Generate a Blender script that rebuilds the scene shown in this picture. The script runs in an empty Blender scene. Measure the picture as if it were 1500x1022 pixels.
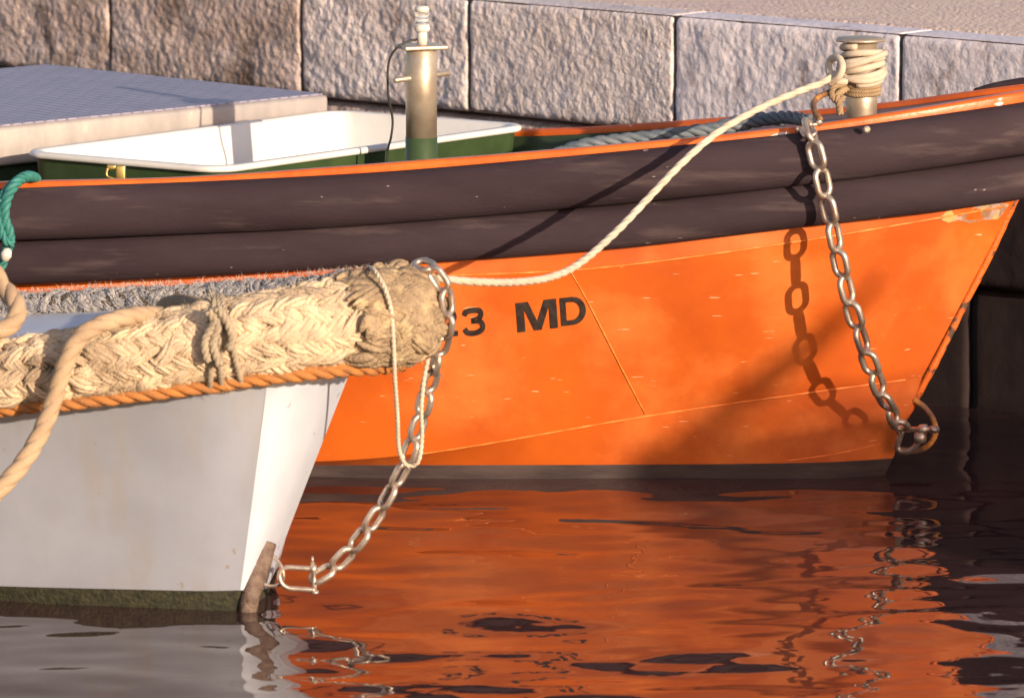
import bpy, bmesh, math, random
import numpy as np
from mathutils import Vector, Matrix, noise
from mathutils.bvhtree import BVHTree
random.seed(7)
R = math.radians
sc = bpy.context.scene
C = sc.collection

# ------------------------------------------------------------------ camera, sky, sun, exposure
CAM_H, PITCH, FPX = 2.26, R(8.2), 9000.0
cam = bpy.data.cameras.new('camera'); camo = bpy.data.objects.new('camera', cam); C.objects.link(camo)
camo.location = (0, 0, CAM_H); camo.rotation_euler = (R(90) - PITCH, 0, 0)
cam.sensor_width = 36; cam.lens = FPX / 1500 * 36; cam.clip_start = 0.1; cam.clip_end = 2000
cam.dof.use_dof = True; cam.dof.focus_distance = 13.5; cam.dof.aperture_fstop = 8
sc.camera = camo
SUN_EL, SUN_AZ = R(12.5), R(145)          # azimuth clockwise from +Y
world = bpy.data.worlds.new('World'); sc.world = world; world.use_nodes = True
wn = world.node_tree; bg = wn.nodes['Background']
sky = wn.nodes.new('ShaderNodeTexSky'); sky.sky_type = 'NISHITA'; sky.sun_disc = False
sky.sun_elevation = SUN_EL; sky.sun_rotation = SUN_AZ
tint = wn.nodes.new('ShaderNodeMix'); tint.data_type = 'RGBA'; tint.blend_type = 'MULTIPLY'; tint.inputs[0].default_value = 1
tint.inputs[7].default_value = (1.16, .97, .99, 1)      # hazy pink evening air
wn.links.new(sky.outputs[0], tint.inputs[6]); wn.links.new(tint.outputs[2], bg.inputs[0]); bg.inputs[1].default_value = 0.15
sl = bpy.data.lights.new('sun', 'SUN'); sl.energy = 5.0; sl.angle = R(0.5); sl.color = (1.0, 0.81, 0.60)
so = bpy.data.objects.new('sun', sl); C.objects.link(so)
SD = Vector((math.sin(SUN_AZ) * math.cos(SUN_EL), math.cos(SUN_AZ) * math.cos(SUN_EL), math.sin(SUN_EL)))
so.rotation_euler = SD.to_track_quat('Z', 'Y').to_euler()
so.location = (6, -4, 5)
sc.view_settings.view_transform = 'Standard'; sc.view_settings.look = 'None'
sc.view_settings.exposure = 0.25; sc.view_settings.gamma = 1
sc.cycles.max_bounces = 8

# ------------------------------------------------------------------ geometry helpers
cp, sp_ = math.cos(PITCH), math.sin(PITCH)
def ray(px, py):
    x, u = (px - 750) / FPX, (511 - py) / FPX
    return Vector((x, cp + u * sp_, -sp_ + u * cp))
def P(px, py, Y):
    d = ray(px, py); return Vector((0, 0, CAM_H)) + d * (Y / d.y)
def PZ(px, py, z):
    d = ray(px, py); return Vector((0, 0, CAM_H)) + d * ((z - CAM_H) / d.z)

def tag(o, label=None, cat=None, group=None, kind=None):
    if label: o['label'] = label
    if cat: o['category'] = cat
    if group: o['group'] = group
    if kind: o['kind'] = kind
    return o
def obj(name, bm, m, parent=None, smooth=True, doubles=False):
    if doubles: bmesh.ops.remove_doubles(bm, verts=bm.verts, dist=1e-5)
    bmesh.ops.recalc_face_normals(bm, faces=bm.faces)
    me = bpy.data.meshes.new(name); bm.to_mesh(me); bm.free()
    if smooth:
        for p in me.polygons: p.use_smooth = True
    for mm in (m if isinstance(m, (list, tuple)) else [m]): me.materials.append(mm)
    o = bpy.data.objects.new(name, me); C.objects.link(o)
    if parent:
        o.parent = parent
        r = parent
        off = Vector((0, 0, 0))
        while r: off += Vector(r.location); r = r.parent
        o.location = -off if False else (0, 0, 0)
        me.transform(Matrix.Translation(-off))
    return o
def empty(name, loc):
    o = bpy.data.objects.new(name, None); C.objects.link(o); o.location = loc; o.empty_display_size = .1; return o

def catmull(pts, n):
    pts = [Vector(p) for p in pts]
    if len(pts) == 2: return [pts[0].lerp(pts[1], i / n) for i in range(n + 1)]
    ext = [2 * pts[0] - pts[1]] + pts + [2 * pts[-1] - pts[-2]]
    dense = []
    for i in range(1, len(ext) - 2):
        a, b, c, d = ext[i - 1:i + 3]
        for k in range(16):
            t = k / 16
            dense.append(.5 * ((2 * b) + (c - a) * t + (2 * a - 5 * b + 4 * c - d) * t * t + (3 * b - a - 3 * c + d) * t ** 3))
    dense.append(pts[-1])
    return resample(dense, n)
def resample(pts, n):
    L = [0]
    for a, b in zip(pts, pts[1:]): L.append(L[-1] + (b - a).length)
    out = []; j = 0
    for i in range(n + 1):
        s = L[-1] * i / n
        while j < len(L) - 2 and L[j + 1] < s: j += 1
        t = (s - L[j]) / max(1e-9, L[j + 1] - L[j])
        out.append(pts[j].lerp(pts[j + 1], min(1, max(0, t))))
    return out
def plen(pts): return sum((b - a).length for a, b in zip(pts, pts[1:]))
def frames(pts, up=Vector((0, 0, 1))):
    n = len(pts); F = []
    T = [(pts[min(n - 1, i + 1)] - pts[max(0, i - 1)]).normalized() for i in range(n)]
    N = (up - T[0] * up.dot(T[0]))
    if N.length < 1e-3: N = Vector((1, 0, 0)) - T[0] * T[0].x
    N.normalize()
    for i in range(n):
        N = N - T[i] * N.dot(T[i]); N.normalize()
        F.append((T[i], N, T[i].cross(N)))
    return F
def tube(bm, pts, r, seg=10, closed=False, up=Vector((0, 0, 1)), mi=0, cap=True, flat=1.0):
    F = frames(pts, up); rings = []
    n = len(pts)
    for i, (p, (t, a, b)) in enumerate(zip(pts, F)):
        rr = r(i / (n - 1)) if callable(r) else r
        rings.append([bm.verts.new(p + (a * math.cos(2 * math.pi * k / seg) + b * flat * math.sin(2 * math.pi * k / seg)) * rr) for k in range(seg)])
    m = len(rings)
    for i in range(m if closed else m - 1):
        A, B = rings[i], rings[(i + 1) % m]
        for k in range(seg):
            f = bm.faces.new((A[k], A[(k + 1) % seg], B[(k + 1) % seg], B[k])); f.material_index = mi
    if not closed and cap:
        bm.faces.new(rings[0][::-1]).material_index = mi; bm.faces.new(rings[-1]).material_index = mi
def rope(bm, pts, rad, strands=3, pitch=None, seg=7, sag=0, step=None, wob=0.0, grow=1.0, ecc=1.0):
    """laid rope: strands twisted round the path"""
    pitch = pitch or rad * 7
    L = plen(pts); n = max(8, int(L / (step or pitch / 10)))
    pts = resample(pts, n); F = frames(pts)
    for s in range(strands):
        q = []
        for i, (p, (t, a, b)) in enumerate(zip(pts, F)):
            ang = 2 * math.pi * (s / strands + L * i / n / pitch)
            e = rad * ecc * (.5 if strands == 3 else .55) * (1 + wob * noise.noise(p * 40))
            q.append(p + (a * math.cos(ang) + b * math.sin(ang)) * e)
        tube(bm, q, rad * (.56 if strands == 3 else .42) * grow, seg)
def lathe(bm, prof, c, seg=32, axis=Vector((0, 0, 1)), mi=0):
    axis = axis.normalized(); a = axis.orthogonal().normalized(); b = axis.cross(a)
    rings = []
    for r, h in prof:
        rings.append([bm.verts.new(c + axis * h + (a * math.cos(2 * math.pi * k / seg) + b * math.sin(2 * math.pi * k / seg)) * max(r, 1e-4)) for k in range(seg)])
    for A, B in zip(rings, rings[1:]):
        for k in range(seg):
            bm.faces.new((A[k], A[(k + 1) % seg], B[(k + 1) % seg], B[k])).material_index = mi
    bm.faces.new(rings[0][::-1]).material_index = mi; bm.faces.new(rings[-1]).material_index = mi
def sheet(bm, rows, mi=0, flip=False):
    V = [[bm.verts.new(p) for p in r] for r in rows]
    for A, B in zip(V, V[1:]):
        for k in range(len(A) - 1):
            bm.faces.new((A[k], A[k + 1], B[k + 1], B[k])).material_index = mi
    return V
def prism(bm, poly, z0, z1, bev=0, mi=0):
    b2 = bmesh.new()
    lo = [b2.verts.new((p[0], p[1], z0)) for p in poly]; hi = [b2.verts.new((p[0], p[1], z1)) for p in poly]
    b2.faces.new(lo[::-1]); b2.faces.new(hi); n = len(poly)
    for i in range(n): b2.faces.new((lo[i], lo[(i + 1) % n], hi[(i + 1) % n], hi[i]))
    if bev: bmesh.ops.bevel(b2, geom=b2.edges[:], offset=bev, segments=3, affect='EDGES', profile=.5)
    for f in b2.faces: f.material_index = mi
    me = bpy.data.meshes.new('t'); b2.to_mesh(me); b2.free(); bm.from_mesh(me); bpy.data.meshes.remove(me)
def interp(line, px):
    """line: list of (px, py, Y) ascending in px -> monotone smooth value"""
    xs = [l[0] for l in line]
    if px <= xs[0]: i = 0
    elif px >= xs[-1]: i = len(xs) - 2
    else: i = max(k for k in range(len(xs) - 1) if xs[k] <= px)
    def tang(k, c):
        if k == 0: return (line[1][c] - line[0][c]) / (xs[1] - xs[0])
        if k == len(xs) - 1: return (line[-1][c] - line[-2][c]) / (xs[-1] - xs[-2])
        return (line[k + 1][c] - line[k - 1][c]) / (xs[k + 1] - xs[k - 1])
    h = xs[i + 1] - xs[i]; t = (px - xs[i]) / h
    t = min(1, max(0, t)) if 0 <= i < len(xs) else t
    out = []
    for c in (1, 2):
        a, b = line[i][c], line[i + 1][c]; ma, mb = tang(i, c) * h, tang(i + 1, c) * h
        out.append((2 * t ** 3 - 3 * t * t + 1) * a + (t ** 3 - 2 * t * t + t) * ma + (-2 * t ** 3 + 3 * t * t) * b + (t ** 3 - t * t) * mb)
    return out
def linept(line, px):
    y, Y = interp(line, px); return P(px, y, Y)

# ------------------------------------------------------------------ materials
def mat(name, c1, c2=None, scale=8, rough=.5, bump=0, bscale=60, metal=0, stretch=(1, 1, 1), detail=6, lo=.35, hi=.65,
        c3=None, s3=3, lo3=.55, hi3=.7, st3=(1, 1, 1), spec=.5, bdet=6, rvar=0, coat=0, scratch=None):
    m = bpy.data.materials.new(name); m.use_nodes = True; nt = m.node_tree; nd = nt.nodes; lk = nt.links
    b = nd['Principled BSDF']; b.inputs['Roughness'].default_value = rough; b.inputs['Metallic'].default_value = metal
    b.inputs['Specular IOR Level'].default_value = spec; b.inputs['Coat Weight'].default_value = coat
    tc = nd.new('ShaderNodeTexCoord')
    def mapped(st):
        mp = nd.new('ShaderNodeMapping'); mp.inputs['Scale'].default_value = st; lk.new(tc.outputs['Object'], mp.inputs[0]); return mp.outputs[0]
    def nz(sc_, st, det, lo_, hi_):
        n = nd.new('ShaderNodeTexNoise'); n.inputs['Scale'].default_value = sc_; n.inputs['Detail'].default_value = det
        n.inputs['Roughness'].default_value = .6
        lk.new(mapped(st), n.inputs['Vector'])
        mr = nd.new('ShaderNodeMapRange'); mr.inputs[1].default_value = lo_; mr.inputs[2].default_value = hi_
        lk.new(n.outputs[0], mr.inputs[0]); return mr.outputs[0]
    def mix(f, a, c):
        mx = nd.new('ShaderNodeMix'); mx.data_type = 'RGBA'; lk.new(f, mx.inputs[0])
        if hasattr(a, 'is_output'): lk.new(a, mx.inputs[6])
        else: mx.inputs[6].default_value = (*a, 1)
        mx.inputs[7].default_value = (*c, 1); return mx.outputs[2]
    col = c1
    if c2: col = mix(nz(scale, stretch, detail, lo, hi), c1, c2)
    if c3: col = mix(nz(s3, st3, 8, lo3, hi3), col, c3)
    if scratch:   # short fine marks: (colour, scale, stretch, threshold)
        col = mix(nz(scratch[1], scratch[2], 2, scratch[3], scratch[3] + .03), col, scratch[0])
    if hasattr(col, 'is_output'): lk.new(col, b.inputs['Base Color'])
    else: b.inputs['Base Color'].default_value = (*col, 1)
    if rvar:
        n = nz(scale * 1.7, stretch, 5, .3, .7); ma = nd.new('ShaderNodeMath'); ma.operation = 'MULTIPLY_ADD'
        lk.new(n, ma.inputs[0]); ma.inputs[1].default_value = rvar; ma.inputs[2].default_value = rough; lk.new(ma.outputs[0], b.inputs['Roughness'])
    if bump:
        n = nd.new('ShaderNodeTexNoise'); n.inputs['Scale'].default_value = bscale; n.inputs['Detail'].default_value = bdet
        lk.new(mapped(stretch), n.inputs['Vector'])
        bp = nd.new('ShaderNodeBump'); bp.inputs['Strength'].default_value = 1; bp.inputs['Distance'].default_value = bump
        lk.new(n.outputs[0], bp.inputs['Height']); lk.new(bp.outputs[0], b.inputs['Normal'])
    return m

M = {}
M['orange'] = mat('orange_paint', (.65, .134, .013), (.48, .085, .010), scale=2.6, rough=.36, bump=.0022, bscale=7, bdet=4, rvar=.2, coat=.1,
                  c3=(.82, .22, .045), s3=4.2, lo3=.5, hi3=.8, scratch=((.88, .44, .24), 15, (1.0, 1, 11), .715))
M['orange_trim'] = mat('orange_rail_paint', (.78, .15, .015), (.62, .10, .012), scale=9, rough=.35, bump=.0008, bscale=60,
                       scratch=((.75, .62, .55), 14, (1, 1, 3), .70))
M['boot'] = mat('black_boot_paint', (.045, .032, .034), (.085, .062, .060), scale=6, stretch=(1, 1, 6), rough=.45, bump=.0008, bscale=50)
M['rubber'] = mat('black_rubber', (.032, .020, .025), (.050, .033, .040), scale=5, stretch=(.4, 1, 1.6), rough=.78, bump=.0011, bscale=130,
                  spec=.2, rvar=.1, c3=(.13, .095, .09), s3=6, lo3=.55, hi3=.85, st3=(.5, 1, 4), scratch=((.34, .29, .28), 30, (.8, 1, 2.4), .745))
M['seam'] = mat('orange_weld_bead', (.88, .30, .07), (.80, .17, .02), scale=40, rough=.4, bump=.0015, bscale=200)
M['black_letter'] = mat('black_lettering', (.020, .014, .012), (.05, .035, .03), scale=60, rough=.45, scratch=((.55, .12, .02), 60, (1, 1, 1), .70))
M['green'] = mat('green_paint', (.05, .085, .028), (.032, .058, .02), scale=12, rough=.45, bump=.0006, bscale=80)
M['dark_green'] = mat('dark_green_paint', (.035, .06, .022), (.025, .04, .02), scale=8, rough=.55, bump=.001, bscale=60)
M['white_plastic'] = mat('white_tub_plastic', (.80, .78, .74), (.72, .69, .64), scale=6, rough=.35, bump=.0004, bscale=40)
M['alu'] = mat('weathered_aluminium', (.40, .36, .34), (.52, .46, .42), scale=14, rough=.50, metal=.25, bump=.0008, bscale=90, stretch=(1, 1, .5),
               c3=(.62, .56, .48), s3=20, lo3=.6, hi3=.75)
M['steel'] = mat('dull_steel', (.58, .49, .38), (.44, .35, .26), scale=18, rough=.36, metal=.6, bump=.0004, bscale=120, rvar=.15)
M['chain'] = mat('galvanised_chain', (.66, .58, .50), (.42, .31, .24), scale=38, rough=.32, metal=.75, bump=.0006, bscale=200, rvar=.2)
M['rust'] = mat('rusty_iron', (.10, .06, .045), (.24, .17, .13), scale=45, rough=.7, metal=.2, bump=.003, bscale=130)
M['rust_brown'] = mat('stem_rust', (.24, .12, .06), (.10, .055, .04), scale=30, rough=.7, bump=.002, bscale=120, c3=(.62, .26, .05), s3=14, lo3=.5, hi3=.6)
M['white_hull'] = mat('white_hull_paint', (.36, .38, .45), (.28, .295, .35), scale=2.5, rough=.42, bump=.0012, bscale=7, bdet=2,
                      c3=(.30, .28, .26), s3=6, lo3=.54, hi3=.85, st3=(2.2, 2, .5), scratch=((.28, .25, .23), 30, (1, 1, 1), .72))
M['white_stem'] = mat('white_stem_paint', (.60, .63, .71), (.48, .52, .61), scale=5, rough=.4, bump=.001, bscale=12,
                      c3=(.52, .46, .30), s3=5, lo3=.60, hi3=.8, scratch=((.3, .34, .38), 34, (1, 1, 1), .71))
M['weed'] = mat('weedy_waterline', (.018, .019, .010), (.05, .046, .022), scale=60, rough=.75, bump=.004, bscale=120)
M['deck_white'] = mat('white_deck_paint', (.70, .72, .78), (.6, .62, .68), scale=6, rough=.5)
M['braid'] = mat('old_plaited_rope', (.76, .59, .40), (.46, .35, .25), scale=16, rough=.9, bump=.0035, bscale=230, stretch=(1, 1, 1), lo=.4, hi=.7,
                 c3=(.26, .19, .13), s3=9, lo3=.50, hi3=.72, spec=.15)
M['braid_core'] = mat('fender_core', (.10, .075, .05), (.2, .15, .1), scale=50, rough=.95, bump=.004, bscale=150, spec=.1)
M['grey_braid'] = mat('grey_plaited_rope', (.34, .32, .34), (.60, .54, .48), scale=40, rough=.9, bump=.004, bscale=250, spec=.15)
M['fray'] = mat('frayed_canvas', (.42, .31, .20), (.26, .19, .125), scale=28, rough=.95, bump=.006, bscale=150, spec=.1, c3=(.60, .46, .26), s3=30, lo3=.55, hi3=.7)
M['hair'] = mat('rope_fibres', (.68, .54, .34), (.5, .4, .26), scale=30, rough=.8, spec=.2)
M['hair_grey'] = mat('grey_rope_fibres', (.50, .47, .45), (.62, .56, .46), scale=30, rough=.8, spec=.2)
M['orange_rope'] = mat('orange_rope_fibre', (.50, .20, .055), (.33, .15, .06), scale=30, rough=.85, bump=.002, bscale=260, spec=.2)
M['beige_rope'] = mat('beige_rope_fibre', (.50, .36, .23), (.40, .28, .18), scale=16, rough=.85, bump=.0016, bscale=300, spec=.2)
M['cream_rope'] = mat('cream_rope_fibre', (.66, .56, .44), (.54, .44, .33), scale=24, rough=.75, bump=.0008, bscale=260, spec=.25)
M['brown_rope'] = mat('brown_rope_fibre', (.38, .27, .15), (.28, .19, .11), scale=24, rough=.85, bump=.001, bscale=300)
M['blue_rope'] = mat('slate_rope_fibre', (.085, .11, .14), (.16, .18, .20), scale=30, rough=.6, bump=.001, bscale=240)
M['teal_rope'] = mat('teal_rope_fibre', (.02, .15, .13), (.04, .22, .19), scale=30, rough=.6, bump=.001, bscale=240)
M['tie'] = mat('grey_brown_tie', (.30, .24, .17), (.42, .34, .24), scale=40, rough=.9, bump=.002, bscale=200)
M['brass'] = mat('brass', (.62, .45, .16), (.5, .34, .1), scale=30, rough=.35, metal=.8)
M['black'] = mat('black_cable', (.02, .018, .018), rough=.5)
M['lamp_white'] = mat('lamp_housing', (.72, .68, .62), (.6, .56, .5), scale=30, rough=.35)
g = bpy.data.materials.new('lamp_glass'); g.use_nodes = True
gb = g.node_tree.nodes['Principled BSDF']; gb.inputs['Transmission Weight'].default_value = .85; gb.inputs['Roughness'].default_value = .08
gb.inputs['Base Color'].default_value = (.95, .93, .9, 1); M['glass'] = g
M['stone'] = mat('rough_hewn_stone', (.82, .73, .72), (.64, .55, .53), scale=7, rough=.50, bump=.009, bscale=60, bdet=10, lo=.35, hi=.6, rvar=.2,
                 c3=(.15, .085, .055), s3=6.5, lo3=.56, hi3=.74, st3=(1, 1, .8), spec=.55)
M['stone_brown'] = mat('stained_stone', (.62, .50, .46), (.42, .32, .28), scale=7, rough=.46, bump=.010, bscale=56, bdet=8, rvar=.2,
                       c3=(.12, .075, .05), s3=5, lo3=.52, hi3=.68, spec=.6)
M['stone_pale'] = mat('pale_stone', (.84, .77, .80), (.70, .63, .66), scale=9, rough=.55, bump=.004, bscale=60, bdet=8,
                      c3=(.22, .13, .09), s3=9, lo3=.61, hi3=.74, spec=.45)
M['mortar'] = mat('dark_joint', (.06, .045, .04), (.10, .07, .055), scale=30, rough=.9, bump=.004, bscale=80)
M['algae_shade'] = mat('black_algae_and_shade', (.030, .020, .020), (.038, .025, .025), scale=14, rough=.8, bump=.001, bscale=60, spec=.2)  # algae tone, with the shade on the lower wall put into the near-black
M['paving'] = mat('quay_paving', (.84, .66, .60), (.70, .52, .48), scale=30, rough=.85, bump=.022, bscale=75,
                  c3=(.86, .68, .56), s3=3, lo3=.4, hi3=.6, stretch=(1, 1, 1))

M['stem_paint'] = mat('chipped_stem_paint', (.78, .15, .015), (.60, .11, .015), scale=12, rough=.5, bump=.002, bscale=90, c3=(.10, .055, .035), s3=26, lo3=.52, hi3=.58)
M['patch'] = mat('worn_grey_patch', (.42, .28, .24), (.30, .15, .08), scale=26, rough=.7, bump=.002, bscale=80, lo=.45, hi=.55, c3=(.50, .36, .12), s3=22, lo3=.52, hi3=.6)
M['deck_brown'] = mat('brown_deck_paint', (.26, .07, .03), (.18, .05, .025), scale=9, rough=.6)
# checker plate: rows of small raised lozenges
def checker():
    m = mat('checker_plate', (.30, .28, .38), (.37, .34, .44), scale=8, rough=.45, metal=.1)
    nt = m.node_tree; nd = nt.nodes; lk = nt.links
    tc = nd.new('ShaderNodeTexCoord'); mp = nd.new('ShaderNodeMapping'); mp.inputs['Rotation'].default_value = (0, 0, R(52))
    br = nd.new('ShaderNodeTexBrick'); br.inputs['Scale'].default_value = 7.5; br.inputs['Mortar Size'].default_value = .035
    br.inputs['Mortar Smooth'].default_value = .6
    br.inputs['Color1'].default_value = (1, 1, 1, 1); br.inputs['Color2'].default_value = (.8, .8, .8, 1); br.inputs['Mortar'].default_value = (0, 0, 0, 1)
    bp = nd.new('ShaderNodeBump'); bp.inputs['Distance'].default_value = .005
    lk.new(tc.outputs['Object'], mp.inputs[0]); lk.new(mp.outputs[0], br.inputs['Vector']); lk.new(br.outputs[0], bp.inputs['Height'])
    lk.new(bp.outputs[0], nd['Principled BSDF'].inputs['Normal'])
    pb = nd['Principled BSDF']; old = pb.inputs['Base Color'].links[0].from_socket; mx = nd.new('ShaderNodeMix'); mx.data_type = 'RGBA'
    lk.new(br.outputs[0], mx.inputs[0]); mx.inputs[6].default_value = (.25, .23, .30, 1); lk.new(old, mx.inputs[7]); lk.new(mx.outputs[2], pb.inputs['Base Color']); return m
M['checker'] = checker()

# ------------------------------------------------------------------ water
def graded(a, b, step, far, k=1.25):
    xs = list(np.arange(a, b, step)); s = step; x = xs[-1]; hi = []
    while x < b + far: s *= k; x += s; hi.append(x)
    s = step; x = xs[0]; lo = []
    while x > a - far: s *= k; x -= s; lo.append(x)
    return np.array(lo[::-1] + xs + hi)
def make_water():
    X = graded(-1.6, 1.6, .011, 400); Y = graded(11.0, 15.2, .011, 400)
    gx, gy = np.meshgrid(X, Y); z = np.zeros_like(gx)
    rs = np.random.RandomState(11)
    for i in range(58):
        lam = .10 * (9.0 ** rs.rand()); k = 2 * np.pi / lam
        th = rs.normal(1.5, .6)
        slope = .012 * (lam / .35) ** .15
        # patches of calmer and livelier water
        env = .55 + .45 * np.sin(gx * rs.uniform(.8, 3) + rs.uniform(0, 6)) * np.sin(gy * rs.uniform(.8, 3) + rs.uniform(0, 6))
        ph = rs.uniform(0, 6.28) + .8 * np.sin(gx * rs.uniform(1, 4) + gy * rs.uniform(1, 4))
        z += slope / k * env * np.sin(k * (np.cos(th) * gx + np.sin(th) * gy) + ph)
    fade = np.exp(-(np.maximum(0, np.abs(gx) - 2.5) / 4) ** 2) * np.exp(-(np.maximum(0, np.abs(gy - 13.1) - 2.6) / 4) ** 2)
    z *= fade
    ny, nx = gx.shape
    me = bpy.data.meshes.new('water')
    verts = np.stack([gx, gy, z], -1).reshape(-1, 3)
    idx = np.arange(ny * nx).reshape(ny, nx)
    q = np.stack([idx[:-1, :-1], idx[:-1, 1:], idx[1:, 1:], idx[1:, :-1]], -1).reshape(-1, 4)
    me.vertices.add(len(verts)); me.vertices.foreach_set('co', verts.ravel())
    me.loops.add(q.size); me.loops.foreach_set('vertex_index', q.ravel())
    me.polygons.add(len(q)); me.polygons.foreach_set('loop_start', np.arange(len(q)) * 4); me.polygons.foreach_set('loop_total', np.full(len(q), 4))
    me.update(calc_edges=True); me.polygons.foreach_set('use_smooth', np.ones(len(q), bool))
    m = bpy.data.materials.new('harbour_water'); m.use_nodes = True; b = m.node_tree.nodes['Principled BSDF']
    b.inputs['Base Color'].default_value = (.050, .026, .026, 1); b.inputs['Roughness'].default_value = .02
    b.inputs['IOR'].default_value = 1.35
    nt = m.node_tree
    tc = nt.nodes.new('ShaderNodeTexCoord')
    n = nt.nodes.new('ShaderNodeTexNoise'); n.inputs['Scale'].default_value = 9; n.inputs['Detail'].default_value = 2
    bp = nt.nodes.new('ShaderNodeBump'); bp.inputs['Distance'].default_value = .0012
    nt.links.new(tc.outputs['Object'], n.inputs['Vector']); nt.links.new(n.outputs[0], bp.inputs['Height']); nt.links.new(bp.outputs[0], b.inputs['Normal'])
    me.materials.append(m)
    o = bpy.data.objects.new('water', me); C.objects.link(o); tag(o, kind='structure')
make_water()

# ------------------------------------------------------------------ quay
ZT, ZB = .90, .60
W0 = PZ(740, 2, ZT); W1 = PZ(1500, 64, ZT)
wd = (W1 - W0); wd.z = 0; wd.normalize(); wn_ = Vector((wd.y, -wd.x, 0))       # outward (towards the camera)
if wn_.y > 0: wn_ = -wn_
def wall_s(px):      # distance along the wall of a pixel column
    d = ray(px, 60); a = Vector((d.x, d.y)); # solve W0 + s*wd = t*a
    den = wd.x * a.y - wd.y * a.x
    return (W0.y * a.x - W0.x * a.y) / den
joints = [wall_s(x) for x in (160, 440, 685, 987, 1318)]
sj = [joints[0] - 1.45, joints[0] - .72] + joints + [joints[-1] + .52, joints[-1] + 1.1, joints[-1] + 1.7]
quay = empty('quay_wall', (W0.x, W0.y, 0)); tag(quay, 'rough hewn stone block harbour wall running behind the orange boat', 'quay wall')
def block(s0, s1, z0, z1, m, amp, seed, rec=0, res=.0055, name='stone_block', rnd=.022):
    bm = bmesh.new(); nx = int((s1 - s0) / res); D = .16
    prof = []      # (outward, z) profile: bottom, face, round top edge, top back
    nz_ = int((z1 - z0) / res)
    prof.append((-D, z0))
    for k in range(nz_ + 1):
        z = z0 + (z1 - z0 - rnd) * k / nz_; prof.append((0, z))
    for k in range(1, 6):
        a = k / 5 * math.pi / 2; prof.append((-rnd * (1 - math.cos(a)), z1 - rnd + rnd * math.sin(a)))
    prof.append((-D * .45, z1 + .001)); prof.append((-D, z1 + .001))
    rows = []
    for i in range(nx + 1):
        s = s0 + (s1 - s0) * i / nx; e = min(s - s0, s1 - s)
        edge = -.003 * max(0, 1 - e / .010) ** 2
        col = []
        for (o, z) in prof:
            p = W0 + wd * s
            q = Vector((s, z * 1.0, seed))
            if o > -D * .4:
                n1 = noise.noise(q * 8) * 1.0 + noise.noise(q * 24) * .50 + noise.noise(q * 55) * .42 + noise.noise(q * 110) * .28
                n2 = -abs(noise.noise(q * 38 + Vector((3, 1, 2)))) * .5
                eb = -.012 * max(0, 1 - (z - z0) / .02) ** 2
                top = min(1, max(0, (z1 - z) / .02)) * .75 + .25
                dd = amp * (n1 * 1.25 + n2 * 1.3) * top + edge + eb
            else: dd = noise.noise(q * 12) * .001
            zz = z + (edge * .6 if z > z1 - rnd else 0)
            col.append(Vector((p.x, p.y, zz)) + wn_ * (o + dd - rec))
        rows.append(col)
    V = sheet(bm, rows)
    bm.faces.new(V[0]); bm.faces.new(V[-1][::-1])
    return obj(name, bm, m, quay)
for i, (a, b) in enumerate(zip(sj, sj[1:])):
    m = M['stone_brown'] if i < 3 else M['stone'] if i < 5 else M['stone_pale']
    amp = .0050 if i < 4 else .0033 if i < 6 else .0022
    block(a + .0065, b - .0065, ZB + .006, ZT, m, amp, i * 7.3)
sh = [sj[0] - .1]
while sh[-1] < sj[-1]: sh.append(sh[-1] + .62 + .2 * random.random())
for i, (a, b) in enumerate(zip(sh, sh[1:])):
    block(a + .006, b - .006, .30, ZB - .006, M['stone_brown'] if a < joints[2] else M['algae_shade'], .009 if a < joints[2] else .003, 90 + i * 3.1, rec=.03, res=.012)
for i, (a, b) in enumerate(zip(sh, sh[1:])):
    block(a - .25, b - .262, -.3, .294, M['algae_shade'], .003, 50 + i * 3.1, rec=.06, res=.02)
bm = bmesh.new()
a0 = W0 + wd * (sj[0] - 30) - wn_ * .10; a1 = W0 + wd * (sj[-1] + 30) - wn_ * .10
a2 = a1 - wn_ * .05; a3 = a0 - wn_ * .05
prism(bm, [a0, a1, a2, a3], -.5, ZT - .03); obj('joint_backing', bm, M['mortar'], quay, smooth=False)
bm = bmesh.new(); a0 = W0 + wd * (sj[0] - .1) - wn_ * .008; a1 = W0 + wd * (sj[-1] + .1) - wn_ * .008
prism(bm, [a0, a1, a1 - wn_ * .05, a0 - wn_ * .05], ZB + .01, ZT - .003); obj('mortar_joints', bm, M['mortar'], quay, smooth=False)
# paving behind the blocks
bm = bmesh.new()
rows = []
for j in range(60):
    o = .13 + (max(0, j - 1) / 58) ** 3 * 40; lip = -.012 if j == 0 else 0
    rows.append([Vector((*(W0 + wd * s - wn_ * o).xy, ZT + .004 + lip + (.004 * noise.noise(Vector((s * 3, o * 3, 1))) if o < 6 else 0))) for s in np.linspace(sj[0] - 12, sj[-1] + 12, 320)])
sheet(bm, rows); pv = obj('pavement', bm, M['paving']); tag(pv, kind='structure')

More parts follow.
